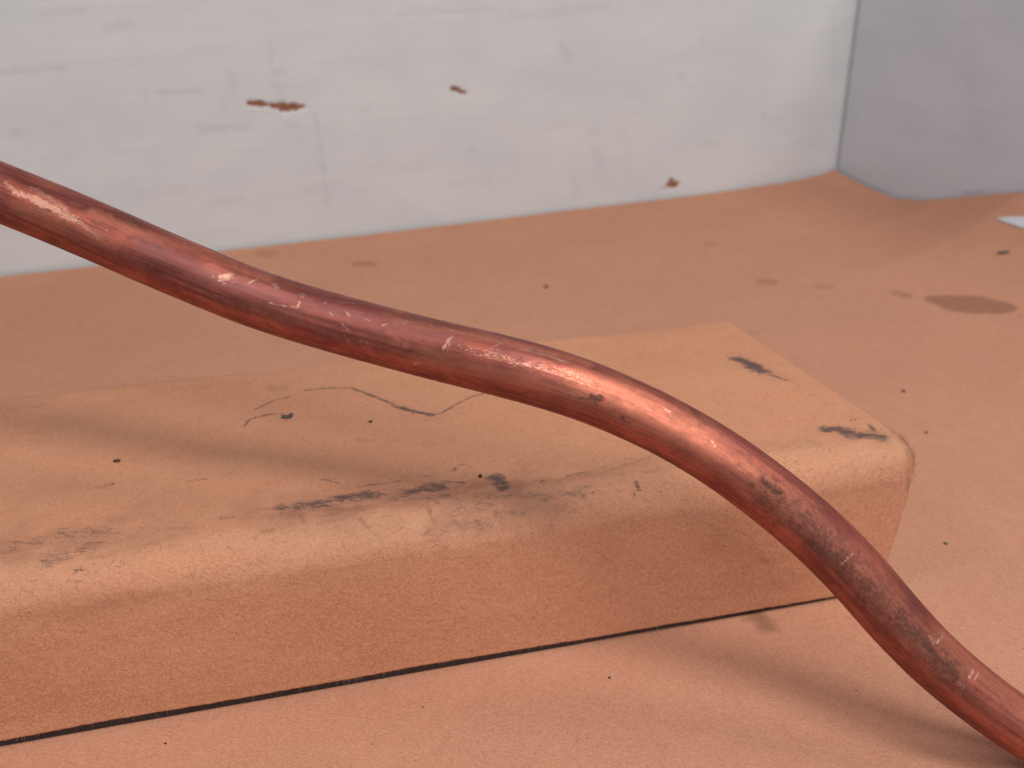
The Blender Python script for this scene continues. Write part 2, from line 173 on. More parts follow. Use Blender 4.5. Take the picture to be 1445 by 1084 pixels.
FLAKES = [('c', 73.53, 101.25, 3.4, 1.9, 0.8, 0.25, 'grey', 'paint_flake', 'dark grey curled flake on the block top beside the faint pencil-like smear', 'flake', 0.9),
  ('c', 29.04, 89.0, 2.5, 1.3, 0.6, 0.3, 'brown', 'bark_flake', 'dark brown ragged flake on the left part of the block top', 'flake', 0.5),
  ('c', 117.61, 56.75, 1.0, 1.0, 0.8, 0, 'dark', 'dirt_crumb', 'tiny round black crumb among the dark smears on the front edge', 'crumb', 0),
  ('c', 95.26, 92.25, 1.2, 1.0, 0.6, 0, 'dark', 'dirt_crumb', 'small dark round crumb on the block top below the wavy dark smear', 'crumb', 0),
  ('p', 245.51, 107.33, 2.6, 1.9, 1.0, 0, 'dark', 'dirt_crumb', 'dark crumb on the brown paper between the tube and the back wall', 'crumb', 0),
  ('p', 165.15, 260.5, 1.7, 1.3, 0.7, 0, 'dark', 'dirt_crumb', 'dark round crumb on the brown paper right of the block end', 'crumb', 0),
  ('p', 221.7, 346.42, 1.8, 1.1, 0.35, -0.5, 'grey', 'paint_flake', 'small grey flake on the brown paper low at right beside the tube', 'flake', 0.5),
  ('p', 41.26, 180.93, 8.0, 3.0, 0.8, 0.1, 'grey', 'paint_flake', 'dark grey flake on the far right paper below the white scrap', 'flake', 0.3),
  ('p', 179.7, 289.61, 1.2, 1.0, 0.5, 0, 'dark', 'dirt_crumb', 'tiny dark crumb on the paper just beyond the block corner', 'crumb', 0),
  ('p', 340.5, 361.04, 0.8, 0.7, 0.4, 0, 'dark', 'dirt_crumb', 'tiny dark crumb on the paper in front of the block', 'crumb', 0)]
SCRAP = [(22.82,154.82),(19.69,159.92),(15.12,174.5),(18.14,182.0),(23.03,179.78),(24.12,171.52)]
SPECKS = [('c',92.98,83.5,0.136),('c',91.77,83.25,0.136),('c',114.83,79.5,0.136),('c',118.84,84.25,0.085),('c',132.08,79.75,0.102),('c',127.47,68.0,0.119),('c',121.78,69.0,0.085),('c',140.42,73.25,0.085),('c',99.11,76.5,0.085),('c',108.05,60.0,0.153),('c',144.62,41.25,0.136),('c',7.83,64.25,0.187),('c',11.21,56.5,0.128),('c',23.15,76.25,0.17),('c',43.54,30.25,0.204),('c',143.62,30.5,0.17),('c',165.28,22.25,0.17),('c',185.27,85.75,0.17),('c',182.15,72.25,0.085),('c',12.42,35.5,0.187),('c',66.9,77.25,0.17),('c',69.26,78.5,0.136),('c',48.32,40.25,0.119),('c',103.52,35.0,0.102),('c',100.4,15.75,0.102),('c',131.73,27.75,0.136),('c',60.36,57.25,0.119),('c',195.28,6.0,0.119),('c',114.08,59.0,0.136),('c',112.0,57.5,0.136),('c',156.18,41.5,0.119),('p',401.11,360.38,0.26),('p',395.64,367.37,0.22),('p',338.56,364.91,0.16),('p',369.71,351.29,0.14),('p',383.03,357.83,0.14),('p',358.06,373.87,0.16),('p',300.35,397.29,0.24),('p',167.0,279.84,0.18),('p',175.63,199.16,0.25),('p',186.67,223.2,0.2),('p',177.52,235.18,0.16),('p',159.23,282.05,0.18),('p',188.81,320.12,0.16),('p',329.78,390.09,0.16),('p',303.36,369.95,0.12),('p',301.9,377.69,0.12),('p',161.69,73.26,0.2),('p',210.07,41.22,0.2),('p',185.58,50.99,0.2),('p',192.73,122.7,0.16),('p',144.04,294.42,0.2)]

# ---------------------------------------------------------------- mesh helpers
def link(o, parent=None):
    scene.collection.objects.link(o)
    if parent is not None: o.parent = parent
    return o
def put(o, **kw):
    for k, v in kw.items(): o[k] = v
    return o
def raw_mesh(name, verts, loops, counts, mat, parent=None, smooth=True, base=(0, 0, 0), attrs=None):
    v = (np.asarray(verts, np.float64).reshape(-1, 3) - np.asarray(base)) * MM
    me = bpy.data.meshes.new(name)
    loops = np.asarray(loops, np.int32).ravel(); counts = np.asarray(counts, np.int32)
    me.vertices.add(len(v)); me.vertices.foreach_set('co', v.astype(np.float32).ravel())
    me.loops.add(len(loops)); me.loops.foreach_set('vertex_index', loops)
    me.polygons.add(len(counts))
    me.polygons.foreach_set('loop_start', np.r_[0, np.cumsum(counts)[:-1]].astype(np.int32))
    me.polygons.foreach_set('use_smooth', np.full(len(counts), smooth))
    me.update(calc_edges=True)
    for k, a in (attrs or {}).items():
        a = np.asarray(a, np.float32)
        if a.ndim == 1:
            at = me.attributes.new(k, 'FLOAT', 'POINT'); at.data.foreach_set('value', a)
        else:
            at = me.attributes.new(k, 'FLOAT_VECTOR', 'POINT'); at.data.foreach_set('vector', a.ravel())
    me.validate()
    me.materials.append(mat)
    o = bpy.data.objects.new(name, me)
    if parent is None: o.location = np.asarray(base) * MM
    return link(o, parent)
def grid_loops(nr, nc, flip=False, wrap=False):
    i = np.arange(nr - 1)[:, None]; j = np.arange(nc if wrap else nc - 1)[None, :]
    j2 = (j + 1) % nc
    q = np.stack(np.broadcast_arrays(i * nc + j, i * nc + j2, (i + 1) * nc + j2, (i + 1) * nc + j), -1).reshape(-1, 4)
    return q[:, ::-1] if flip else q
# ---------------------------------------------------------------- node helpers
class NT:
    def __init__(s, name):
        s.m = bpy.data.materials.new(name); s.m.use_nodes = True; s.t = s.m.node_tree
        s.p = s.t.nodes['Principled BSDF']
    def n(s, typ, **kw):
        nd = s.t.nodes.new(typ)
        for k, v in kw.items(): setattr(nd, k, v)
        return nd
    def set(s, sock, v):
        if isinstance(v, bpy.types.NodeSocket): s.t.links.new(v, sock)
        else:
            if isinstance(v, tuple) and len(v) == 3 and sock.type == 'RGBA': v = v + (1,)
            sock.default_value = v
    def attr(s, name, vec=False):
        nd = s.n('ShaderNodeAttribute', attribute_name=name); return nd.outputs['Vector' if vec else 'Fac']
    def obj(s): return s.n('ShaderNodeTexCoord').outputs['Object']
    def mapping(s, v, scale=(1, 1, 1), rot=(0, 0, 0), loc=(0, 0, 0)):
        nd = s.n('ShaderNodeMapping'); s.set(nd.inputs['Vector'], v); nd.inputs['Scale'].default_value = scale
        nd.inputs['Rotation'].default_value = rot; nd.inputs['Location'].default_value = loc; return nd.outputs[0]
    def noise(s, v, scale, detail=4, rough=.55, dist=0.0):
        nd = s.n('ShaderNodeTexNoise'); s.set(nd.inputs['Vector'], v); nd.inputs['Scale'].default_value = scale
        nd.inputs['Detail'].default_value = detail; nd.inputs['Roughness'].default_value = rough; nd.inputs['Distortion'].default_value = dist
        return nd.outputs['Fac']
    def math(s, op, a, b=0.0, c=None, clamp=False):
        nd = s.n('ShaderNodeMath', operation=op, use_clamp=clamp); s.set(nd.inputs[0], a); s.set(nd.inputs[1], b)
        if c is not None: s.set(nd.inputs[2], c)
        return nd.outputs[0]
    def ramp(s, v, a, b, lo=0.0, hi=1.0):
        nd = s.n('ShaderNodeMapRange', interpolation_type='SMOOTHSTEP'); s.set(nd.inputs['Value'], v)
        nd.inputs['From Min'].default_value = a; nd.inputs['From Max'].default_value = b
        nd.inputs['To Min'].default_value = lo; nd.inputs['To Max'].default_value = hi; return nd.outputs[0]
    def mix(s, f, a, b, mode='MIX'):
        nd = s.n('ShaderNodeMix', data_type='RGBA', blend_type=mode); s.set(nd.inputs[0], f); s.set(nd.inputs[6], a); s.set(nd.inputs[7], b)
        return nd.outputs[2]
    def bump(s, h, strength, dist, normal=None):
        nd = s.n('ShaderNodeBump'); s.set(nd.inputs['Height'], h); nd.inputs['Strength'].default_value = strength; nd.inputs['Distance'].default_value = dist
        if normal is not None: s.set(nd.inputs['Normal'], normal)
        return nd.outputs[0]
    def grain(s, mask, nz, lo=.45, hi=.75):     # a soft mask broken up by noise: mask + noise over a threshold
        return s.ramp(s.math('ADD', mask, s.math('MULTIPLY', s.math('SUBTRACT', nz, .5), 1.1)), lo, hi)
    def done(s, color, rough, normal=None, metallic=0.0, spec=.4):
        s.set(s.p.inputs['Base Color'], color); s.set(s.p.inputs['Roughness'], rough); s.set(s.p.inputs['Metallic'], metallic)
        s.p.inputs['Specular IOR Level'].default_value = spec
        if normal is not None: s.set(s.p.inputs['Normal'], normal)
        return s.m

def kraft_material(name, base=(.50, .275, .165)):
    m = NT(name); co = m.obj()
    big = m.noise(co, 22, 3); mid = m.noise(co, 160, 4, .6); fine = m.noise(m.mapping(co, (1, 2.2, 1), (0, 0, .26)), 1500, 4, .7); fib = m.noise(m.mapping(co, (1, 5, 2), (0, 0, .5)), 700, 3, .7, .8)
    c = m.mix(m.ramp(big, .3, .7), tuple(x * .93 for x in base), tuple(x * 1.05 for x in base))
    c = m.mix(m.ramp(mid, .35, .7, 0, .55), c, tuple(x * k for x, k in zip(base, (.88, .82, .78))))
    c = m.mix(m.ramp(fine, .38, .66, 0, 1), c, tuple(x * k for x, k in zip(base, (1.2, 1.24, 1.3))))
    c = m.mix(m.ramp(m.noise(m.mapping(co, (1, 1.5, 1), (.2, .1, 1.1)), 1050, 5, .8), .50, .68, 0, .6), c, tuple(x * k for x, k in zip(base, (.72, .64, .58))))
    c = m.mix(m.ramp(fib, .56, .76, 0, .6), c, tuple(x * k for x, k in zip(base, (.62, .55, .5))))
    # worn, pale, fuzzy paper
    sc = m.attr('scuff'); scn = m.math('MULTIPLY', sc, m.ramp(m.noise(m.mapping(co, (1, 1.8, 1), (.3, 0, .9)), 750, 5, .8, .6), .28, .70))
    c = m.mix(m.math('MULTIPLY', scn, .6), c, (.57, .345, .225))
    # brown bruises, oil
    br = m.attr('bruise'); brn = m.math('MULTIPLY', br, m.ramp(m.noise(co, 600, 4, .7), .25, .6, .45, 1))
    c = m.mix(m.math('MULTIPLY', brn, .7), c, (.20, .09, .052))
    oil = m.attr('oil'); c = m.mix(m.math('MULTIPLY', oil, .62), c, (.20, .082, .058))
    # charcoal-like smears, broken by the paper's tooth
    ch = m.attr('charcoal'); nz = m.math('ADD', m.math('MULTIPLY', m.noise(m.mapping(co, (.6, 1.6, 1), (0, 0, -.26)), 480, 6, .75, .5), .6), m.math('MULTIPLY', m.noise(co, 2300, 4, .8), .4))
    cf = m.ramp(m.math('ADD', ch, m.math('MULTIPLY', m.math('SUBTRACT', nz, .5), 3.6)), .30, 1.05)
    c = m.mix(m.math('MULTIPLY', cf, .84), c, (.058, .052, .054))
    # sparse dirt flecks
    vo = m.n('ShaderNodeTexVoronoi'); m.set(vo.inputs['Vector'], co); vo.inputs['Scale'].default_value = 170
    fl = m.math('MULTIPLY', m.ramp(vo.outputs['Distance'], .05, .09, 1, 0), m.ramp(m.noise(co, 60, 2), .6, .68))
    c = m.mix(m.math('MULTIPLY', fl, .7), c, (.12, .055, .04))
    hgt = m.math('ADD', m.math('MULTIPLY', fine, .6), m.math('ADD', m.math('MULTIPLY', fib, -.5), m.math('MULTIPLY', m.noise(co, 300, 4, .7), .8)))
    nrm = m.bump(hgt, .65, .0003)
    return m.done(c, m.math('SUBTRACT', .78, m.math('MULTIPLY', oil, .15)), nrm, spec=.10)

def paint_material(name, tint=(1, 1, 1)):
    tn = lambda *c: tuple(x * t for x, t in zip(c, tint))
    m = NT(name); co = m.attr('wallco', True)
    br = m.noise(m.mapping(co, (.012, .55, 1)), 1.0, 5, .6, .3); br2 = m.noise(m.mapping(co, (.03, 1.6, 1)), 1.0, 4, .65)
    blot = m.noise(m.mapping(co, (.02, .035, 1)), 1.0, 4, .6); tiny = m.noise(co, .9, 4, .7)
    c = m.mix(m.ramp(blot, .3, .7), tn(.585, .615, .63), tn(.645, .665, .665))
    c = m.mix(m.ramp(br, .35, .75, 0, .3), c, tn(.54, .565, .58))
    c = m.mix(m.ramp(br2, .55, .8, 0, .25), c, tn(.66, .675, .69))
    d = m.attr('grime_shade'); dn = m.math('MULTIPLY', d, m.ramp(tiny, .25, .6, .35, 1))
    c = m.mix(m.math('MULTIPLY', dn, .5), c, (.30, .28, .27))
    ch = m.attr('chip'); cf = m.grain(ch, tiny, .45, .6)
    wood = m.mix(m.ramp(m.noise(m.mapping(co, (.3, 1.3, 1)), 1.0, 4), .35, .65), (.11, .035, .02), (.40, .17, .085))
    c = m.mix(cf, c, wood)
    hgt = m.math('ADD', m.math('MULTIPLY', br, 1.0), m.math('MULTIPLY', br2, .5))
    nrm = m.bump(hgt, .16, .0005)
    return m.done(c, m.mix(cf, (.42,) * 3, (.8,) * 3), nrm, spec=.4)

def copper_material(name):
    m = NT(name); co = m.attr('tubeco', True)          # (r cos, r sin, s) in mm
    st = m.noise(m.mapping(co, (1.1, 1.1, .035)), 1.0, 5, .62, .2)       # long draw streaks
    st2 = m.noise(m.mapping(co, (3.6, 3.6, .07)), 1.0, 4, .65, .15)
    blot = m.noise(m.mapping(co, (.16, .16, .06)), 1.0, 5, .6, .5)
    spk = m.noise(m.mapping(co, (1.4, 1.4, .9)), 1.0, 5, .75)
    fine = m.noise(m.mapping(co, (6, 6, 1.2)), 1.0, 4, .7)
    c = m.mix(m.ramp(blot, .32, .68), (.26, .058, .044), (.52, .140, .092))
    c = m.mix(m.ramp(st, .40, .68, 0, .75), c, (.15, .042, .036))
    c = m.mix(m.ramp(st2, .54, .72, 0, .65), c, (.48, .20, .13))
    mot = m.noise(m.mapping(co, (.45, .45, .28)), 1.0, 6, .72, .7)
    c = m.mix(m.ramp(mot, .50, .66, 0, .6), c, (.17, .070, .050))
    c = m.mix(m.ramp(mot, .30, .44, .45, 0), c, (.40, .15, .09))
    # warm: brighter, less oxidised copper
    wm = m.attr('warm'); wf = m.math('MULTIPLY', wm, m.ramp(m.math('ADD', m.math('MULTIPLY', st2, .5), m.math('MULTIPLY', spk, .5)), .32, .62, .35, 1))
    c = m.mix(wf, c, (.71, .245, .14))
    vio = m.attr('violet'); c = m.mix(m.math('MULTIPLY', vio, m.ramp(blot, .25, .7, .4, .85)), c, (.29, .118, .115))
    du = m.attr('dull'); dn = m.noise(m.mapping(co, (.9, .9, .75)), 1.0, 6, .78, .6)
    dc = m.mix(m.ramp(dn, .38, .62), (.12, .040, .028), (.33, .118, .068))
    dc = m.mix(m.ramp(spk, .55, .70, 0, .7), dc, (.42, .15, .085))
    c = m.mix(m.math('MULTIPLY', du, m.ramp(mot, .3, .6, .55, .95)), c, dc)
    bn = m.noise(m.mapping(co, (2.6, 2.6, 1.1)), 1.0, 5, .8, .4)
    gr = m.attr('soot'); gf = m.ramp(m.math('ADD', gr, m.math('MULTIPLY', m.math('SUBTRACT', m.math('ADD', m.math('MULTIPLY', spk, .6), m.math('MULTIPLY', bn, .4)), .5), 2.4)), .30, .95)
    c = m.mix(m.math('MULTIPLY', gf, .8), c, (.085, .036, .026))
    ba = m.attr('bare'); bf = m.ramp(m.math('ADD', ba, m.math('MULTIPLY', m.math('SUBTRACT', m.math('ADD', m.math('MULTIPLY', bn, .7), m.math('MULTIPLY', st2, .3)), .5), 3.6)), .34, 1.0)
    c = m.mix(m.math('MULTIPLY', bf, .92), c, (.78, .41, .29))
    ro = m.math('ADD', m.math('MULTIPLY_ADD', wm, .06, m.ramp(mot, .35, .65, .42, .56)), m.math('MULTIPLY', m.math('SUBTRACT', spk, .5), .12))
    ro = m.math('SUBTRACT', m.math('ADD', ro, m.math('MULTIPLY_ADD', gf, .2, m.math('MULTIPLY', du, .10))), m.math('MULTIPLY', bf, .12))
    hgt = m.math('ADD', m.math('MULTIPLY', st2, .5), m.math('MULTIPLY', fine, .25))
    hgt = m.math('SUBTRACT', hgt, m.math('MULTIPLY', bf, .35))
    nrm = m.bump(hgt, .22, .00018)
    met = m.math('MULTIPLY_ADD', bf, .34, m.math('SUBTRACT', .66, m.math('MULTIPLY', gf, .22)))
    return m.done(c, ro, nrm, met, spec=.5)

def plain(name, col, rough=.8, var=.25, scale=900, spec=.3):
    m = NT(name); co = m.obj(); nz = m.noise(co, scale, 4, .65)
    c = m.mix(m.ramp(nz, .3, .7), tuple(x * (1 - var) for x in col), tuple(min(1, x * (1 + var)) for x in col))
    return m.done(c, rough, m.bump(nz, .5, .0003), spec=spec)

M_table = kraft_material('kraft_paper_sheet', (.52, .252, .156))
M_cover = kraft_material('kraft_paper_cover', (.54, .251, .142))
M_paint = paint_material('white_brushed_paint'); M_paint_shade = paint_material('shade_tinted_white_paint', (.97, .99, 1.07))  # right wall: same white paint, with bluish shade put into the colour
M_copper = copper_material('tarnished_copper')
M_wood = plain('raw_wood', (.22, .12, .07), .85)
M_dark = plain('dark_dirt_gap_shade', (.045, .032, .028), .8)  # dirt crumbs and specks, also the strip that paints the gap's shade
M_brown = plain('brown_dirt', (.09, .035, .024), .8)
M_grey = plain('grey_flake', (.075, .073, .068), .6)
M_scrap = plain('white_scrap', (.62, .64, .66), .6, .06)
M_fuzz = plain('paper_fibre', (.33, .18, .105), .9, .55, 120)

# ---------------------------------------------------------------- setting: table top and walls
corners = [room_xy(760, -20), room_xy(-20, -20), room_xy(-20, 480), room_xy(760, 480)]
tv = np.array([(cx, cy, z) for z in (-20.3, -.3) for cx, cy in corners])
tf = [(3, 2, 1, 0), (4, 5, 6, 7), (0, 1, 5, 4), (1, 2, 6, 5), (2, 3, 7, 6), (3, 0, 4, 7)]
put(raw_mesh('table_top', tv, tf, [4] * 6, M_wood, smooth=False), kind='structure')

def wall(name, mat, thick, u_parts, z_top, chips, grime_shade, u_to_xy, seed):
    """painted board: a fine front sheet with chips sunk into it, and a plain slab behind"""
    us = axis_steps(u_parts); zs = axis_steps([(-.3, 130, .7), (130, z_top, 8)])
    U, Z = np.meshgrid(us, zs, indexing='ij')
    chip = strokes(U, Z, chips, rough=.7, seed=60 + seed); gr = strokes(U, Z, grime_shade, rough=.8, seed=70 + seed)
    warp = .35 * fbm(U / 160, Z / 160, 80 + seed, 2) + .05 * fbm(U / 60, Z / 2.2, 84 + seed, 3)
    dep = -warp - .9 * sstep(.35, .7, chip) - 1.4
    x, y = u_to_xy(U, dep)
    V = np.stack([x, y, Z], -1).reshape(-1, 3)
    nr, nc = U.shape
    q = grid_loops(nr, nc)
    # slab behind: join the rim to a back rectangle
    n0 = len(V)
    cs = [(us[0], zs[0]), (us[-1], zs[0]), (us[-1], zs[-1]), (us[0], zs[-1])]
    bx = []
    for (cu, cz) in cs:
        a, b = u_to_xy(np.array(cu), np.array(-3.2)); bx.append((float(a), float(b), cz))
    for (cu, cz) in cs:
        a, b = u_to_xy(np.array(cu), np.array(-float(thick))); bx.append((float(a), float(b), cz))
    V = np.vstack([V, bx])
    bf = [(n0 + a, n0 + b, n0 + c, n0 + d) for a, b, c, d in ((4, 5, 6, 7), (0, 1, 5, 4), (1, 2, 6, 5), (2, 3, 7, 6), (3, 0, 4, 7))]
    loops = np.vstack([q, bf])
    pad = lambda arr: np.r_[arr.reshape(-1), np.zeros(8)]
    wc = np.stack([pad(U), pad(Z), pad(U * 0 + seed * 37.0)], -1)
    return put(raw_mesh(name, V, loops, [4] * len(loops), mat, attrs=dict(chip=pad(chip), grime_shade=pad(gr), wallco=wc)), kind='structure')

wall('wall_back', M_paint, 18, [(-14, 520, .8), (520, 760, 6)], 290, WALL_CHIPS, WALL_GRIME, lambda u, d: room_xy(u, d), 1)
wall('wall_right', M_paint_shade, 18, [(.5, 210, 1.0), (210, 430, 8)], 150, RWALL_CHIPS, RWALL_GRIME_SHADE, lambda u, d: room_xy(d - .0, u), 2)

# ---------------------------------------------------------------- kraft paper sheet on the table
us = axis_steps([(.6, 150, 1.2), (150, 520, .75), (520, 740, 4)]); vsx = axis_steps([(.6, 250, 1.1), (250, 300, .8), (300, 440, .5), (440, 472, 4)])
U, V = np.meshgrid(us, vsx, indexing='ij')
Z = paper_z(U, V)
X, Y = room_xy(U, V)
oil = strokes(U, V, PAPER_OIL, rough=.18, seed=50, soft=(.75, 1.12)); ch = strokes(U, V, PAPER_DARK, rough=.6, seed=53); br = strokes(U, V, PAPER_BRUISE, rough=.6, seed=56)
scf = np.clip(.25 * fbm(U / 35, V / 12, 31, 3), 0, 1)
raw_mesh_v = np.stack([X, Y, Z], -1).reshape(-1, 3)
q = grid_loops(*U.shape, flip=False)
o = raw_mesh('paper_sheet', raw_mesh_v, q, [4] * len(q), M_table, attrs=dict(oil=oil.ravel(), charcoal=ch.ravel(), bruise=br.ravel(), scuff=scf.ravel()))
put(o, label='large sheet of brown kraft paper spread over the table up to the white walls', category='paper')

# ---------------------------------------------------------------- the block wrapped in kraft paper
base = np.array([*(FB0 + AX * 110 + AN * 48), 0.0])
blk = link(bpy.data.objects.new('wrapped_block', None)); blk.location = base * MM; blk.empty_display_size = .03
put(blk, label='long low block wrapped in scuffed brown kraft paper, lying behind the copper tube', category='block')
at = axis_steps([(0, .14, .008), (.14, 1, .0013)])
ss = axis_steps([(0, S_TOP0 + 4, .34), (S_TOP0 + 4, S_TOP1 + 8, .45), (S_TOP1 + 8, S_MAX, 2.5)])
AT, SS = np.meshgrid(at, ss, indexing='ij')
A, X, Y, Z = cover_points(AT, SS)
ch = strokes(A, SS, COVER_CHARCOAL, rough=.7, seed=43); br = strokes(A, SS, COVER_BRUISE, rough=.6, seed=46)
dust = strokes(A, SS, COVER_DUST, rough=.6, seed=48, soft=(0, 1.9)) * np.clip(.75 + .9 * fbm(A / 5, SS / 3.2, 52, 4), 0, 1.3)
edge = np.exp(-((SS - S_EDGE - .5) / 9.5) ** 2)
scf = edge * np.clip(.5 + .8 * fbm(A / 26, SS / 14, 33, 4), 0, 1)
scf = np.maximum(scf, .55 * np.exp(-((SS - S_EDGE) / 13) ** 2) * sstep(150, 205, A))
scf = np.maximum(scf, np.clip(.45 * fbm(A / 30, SS / 10, 36, 3), 0, 1) * sstep(S_EDGE, S_TOP0 + 6, SS))
br = np.maximum(br, .45 * sstep(.15, .6, fbm(A / 9, SS / 2.2, 38, 4)) * np.exp(-((SS - S_TOP0 - 1) / 5) ** 2))
br = np.maximum(br, .7 * np.exp(-((A - 231) / 1.6) ** 2) * np.exp(-((SS - S_EDGE) / 6) ** 2))
Vv = np.stack([X, Y, Z], -1)
nr, nc = A.shape
q = grid_loops(nr, nc, flip=False)
# paper thickness: turned-in strips along the flap's lower edge and the cut end
b_, z_, nb_, nz_ = profile(SS)
inn = Vv.copy(); t_ = .9
inn[..., 0] -= AN[0] * nb_ * t_; inn[..., 1] -= AN[1] * nb_ * t_; inn[..., 2] -= nz_ * t_
low = inn[:, 0]; endr = inn[-1]
verts = np.vstack([Vv.reshape(-1, 3), low, endr])
n0 = nr * nc; i = np.arange(nr - 1); j = np.arange(nc - 1)
f_low = np.stack([n0 + i, i * nc, (i + 1) * nc, n0 + i + 1], -1)[:, ::-1]
n1 = n0 + nr; r0 = (nr - 1) * nc
f_end = np.stack([r0 + j, r0 + j + 1, n1 + j + 1, n1 + j], -1)
loops = np.vstack([q, f_low[:, ::-1], f_end[:, ::-1]])
def ext(a): return np.r_[a.ravel(), a[:, 0], a[-1]]
raw_mesh('paper_cover', verts, loops, [4] * len(loops), M_cover, blk, base=base,
         attrs=dict(charcoal=ext(ch), bruise=ext(br), scuff=ext(scf), oil=ext(dust)))
# the board inside
def blk_xyz(a, b, z): p = FB0 + AX * a + AN * b; return (p[0], p[1], z)
cv = [blk_xyz(a, b, z) for z in (.9, 41.5) for a, b in ((A0 + 2, 9), (221.5, 9), (211, 94), (A0 + 2, 94))]
raw_mesh('core_board', cv, [(3, 2, 1, 0), (4, 5, 6, 7), (0, 1, 5, 4), (1, 2, 6, 5), (2, 3, 7, 6), (3, 0, 4, 7)], [4] * 6, M_wood, blk, smooth=False, base=base)
bv = [blk_xyz(a, b, z) for z in (.05, 12.0) for a, b in ((A0 + 2, -.15), (224.0, -.15), (222.0, 8.5), (A0 + 2, 8.5))]  # dark strip added to paint shade into the gap under the flap
put(raw_mesh('gap_shade_strip', bv, [(3, 2, 1, 0), (4, 5, 6, 7), (0, 1, 5, 4), (1, 2, 6, 5), (2, 3, 7, 6), (3, 0, 4, 7)], [4] * 6, M_dark, blk, smooth=False, base=base), label='black strip added under the paper flap as painted shade')
# loose fibres along the worn edge, the cut end and the flap's lower edge
fr = np.random.default_rng(21)
fv = []; ff = []
def fibre(p, d, L, w, curl, nrm):
    n = 5; side = np.cross(d, nrm); side /= max(np.linalg.norm(side), 1e-6)
    k = len(fv); pts = []
    for i in range(n):
        t = i / (n - 1)
        c = p + d * L * t + side * curl * L * t * t + nrm * .12 * L * math.sin(t * 3.1)
        ww = w * (1 - .6 * t)
        fv.append(c - side * ww); fv.append(c + side * ww)
    for i in range(n - 1): ff.append((k + 2 * i, k + 2 * i + 1, k + 2 * i + 3, k + 2 * i + 2))
def cover_at(a, s):
    i = int(np.clip(np.searchsorted(A[:, min(nc - 1, int(np.searchsorted(ss, s)))], a), 1, nr - 1)); j = int(np.clip(np.searchsorted(ss, s), 1, nc - 1))
    nrm = np.array([AN[0] * nb_[i, j], AN[1] * nb_[i, j], nz_[i, j]]); return Vv[i, j], nrm
for k in range(1000):
    a = fr.uniform(-45, 228); s = S_EDGE + fr.normal() * 5.5
    p, nrm = cover_at(a, s)
    d = fr.normal(size=3); d -= nrm * (d @ nrm) * .75; d /= np.linalg.norm(d)
    fibre(p - nrm * .02, d, fr.uniform(.5, 2.0), fr.uniform(.025, .05), fr.normal() * .5, nrm)
for k in range(420):
    a = fr.uniform(-45, 226); p, nrm = cover_at(a, .15)
    d = np.array([AX[0] * fr.normal() * 1.2, AX[1] * fr.normal() * 1.2, -abs(fr.normal()) - .2]) - np.array([AN[0], AN[1], 0]) * abs(fr.normal()) * .5
    d /= np.linalg.norm(d); fibre(p, d, fr.uniform(.4, 1.3), fr.uniform(.02, .035), fr.normal() * .5, np.array([-AN[0], -AN[1], 0]))
for k in range(160):
    s = S_EDGE + 2 + fr.normal() * 6; j = int(np.clip(np.searchsorted(ss, s), 1, nc - 1)); p = Vv[-1, j]
    d = np.array([AX[0], AX[1], 0]) * abs(fr.normal()) + fr.normal(size=3) * .7; d /= np.linalg.norm(d)
    fibre(p, d, fr.uniform(.4, 1.8), fr.uniform(.025, .05), fr.normal() * .5, np.array([-AN[0], -AN[1], 0]))
put(raw_mesh('paper_fibres', fv, ff, [4] * len(ff), M_fuzz, blk, base=base), kind='stuff')

# ---------------------------------------------------------------- the copper tube
ts, c, tg, nn, bb = tube_line()
NTH = 168
th = np.linspace(0, 2 * math.pi, NTH, endpoint=False)
TS, TH = np.meshgrid(ts, th, indexing='ij')
thw = np.where(TH > math.pi, TH - 2 * math.pi, TH)         # -pi..pi, 0 = upwards
arc = thw * 6.35
R = 1.04 * c[:, 3:4] * np.ones_like(TH)
bare = strokes(TS, arc, TUBE_BARE, rough=.7, seed=90); soot = strokes(TS, arc, TUBE_SOOT, rough=.6, seed=93)
warm = strokes(TS, arc, TUBE_WARM, rough=.45, seed=96); vio = strokes(TS, arc, TUBE_VIOLET, rough=.35, seed=99)
dull = strokes(TS, arc, TUBE_DULL, rough=.4, seed=102)
dent = .05 * fbm(TS / 14, arc / 9, 27, 3) + .012 * fbm(TS / 2.0, arc / 1.2, 29, 3)
dent = dent - .05 * sstep(.5, .9, bare) * (np.abs(TS - 130) > 60)
R = R + np.where((TS > -25) & (TS < 285), dent, 0)
Vt = c[:, None, :3] + R[..., None] * (np.cos(TH)[..., None] * nn[:, None, :] + np.sin(TH)[..., None] * bb[:, None, :])
nr, nct = TS.shape
q = grid_loops(nr, nct, wrap=True)
# wall thickness at both open ends
ends = []; el = []
nv = nr * nct
for row, dirn, flip in ((0, 1, False), (nr - 1, -1, True)):
    inner = c[row, :3] + (R[row][:, None] - 1.0) * (np.cos(th)[:, None] * nn[row] + np.sin(th)[:, None] * bb[row])
    deep = inner + tg[row] * dirn * 14
    b0 = nv + sum(len(e) for e in ends); ends += [inner, deep]
    j = np.arange(nct); j2 = (j + 1) % nct
    r = row * nct
    f1 = np.stack([r + j, b0 + j, b0 + j2, r + j2], -1); f2 = np.stack([b0 + j, b0 + nct + j, b0 + nct + j2, b0 + j2], -1)
    g = np.vstack([f1, f2]); el.append(g if flip else g[:, ::-1])
verts = np.vstack([Vt.reshape(-1, 3)] + ends); loops = np.vstack([q[:, ::-1]] + [e for e in el])
npad = len(verts) - nv
padz = lambda a: np.r_[a.ravel(), np.zeros(npad)]
tco = np.stack([padz(6.35 * np.cos(TH)), padz(6.35 * np.sin(TH)), padz(TS)], -1)
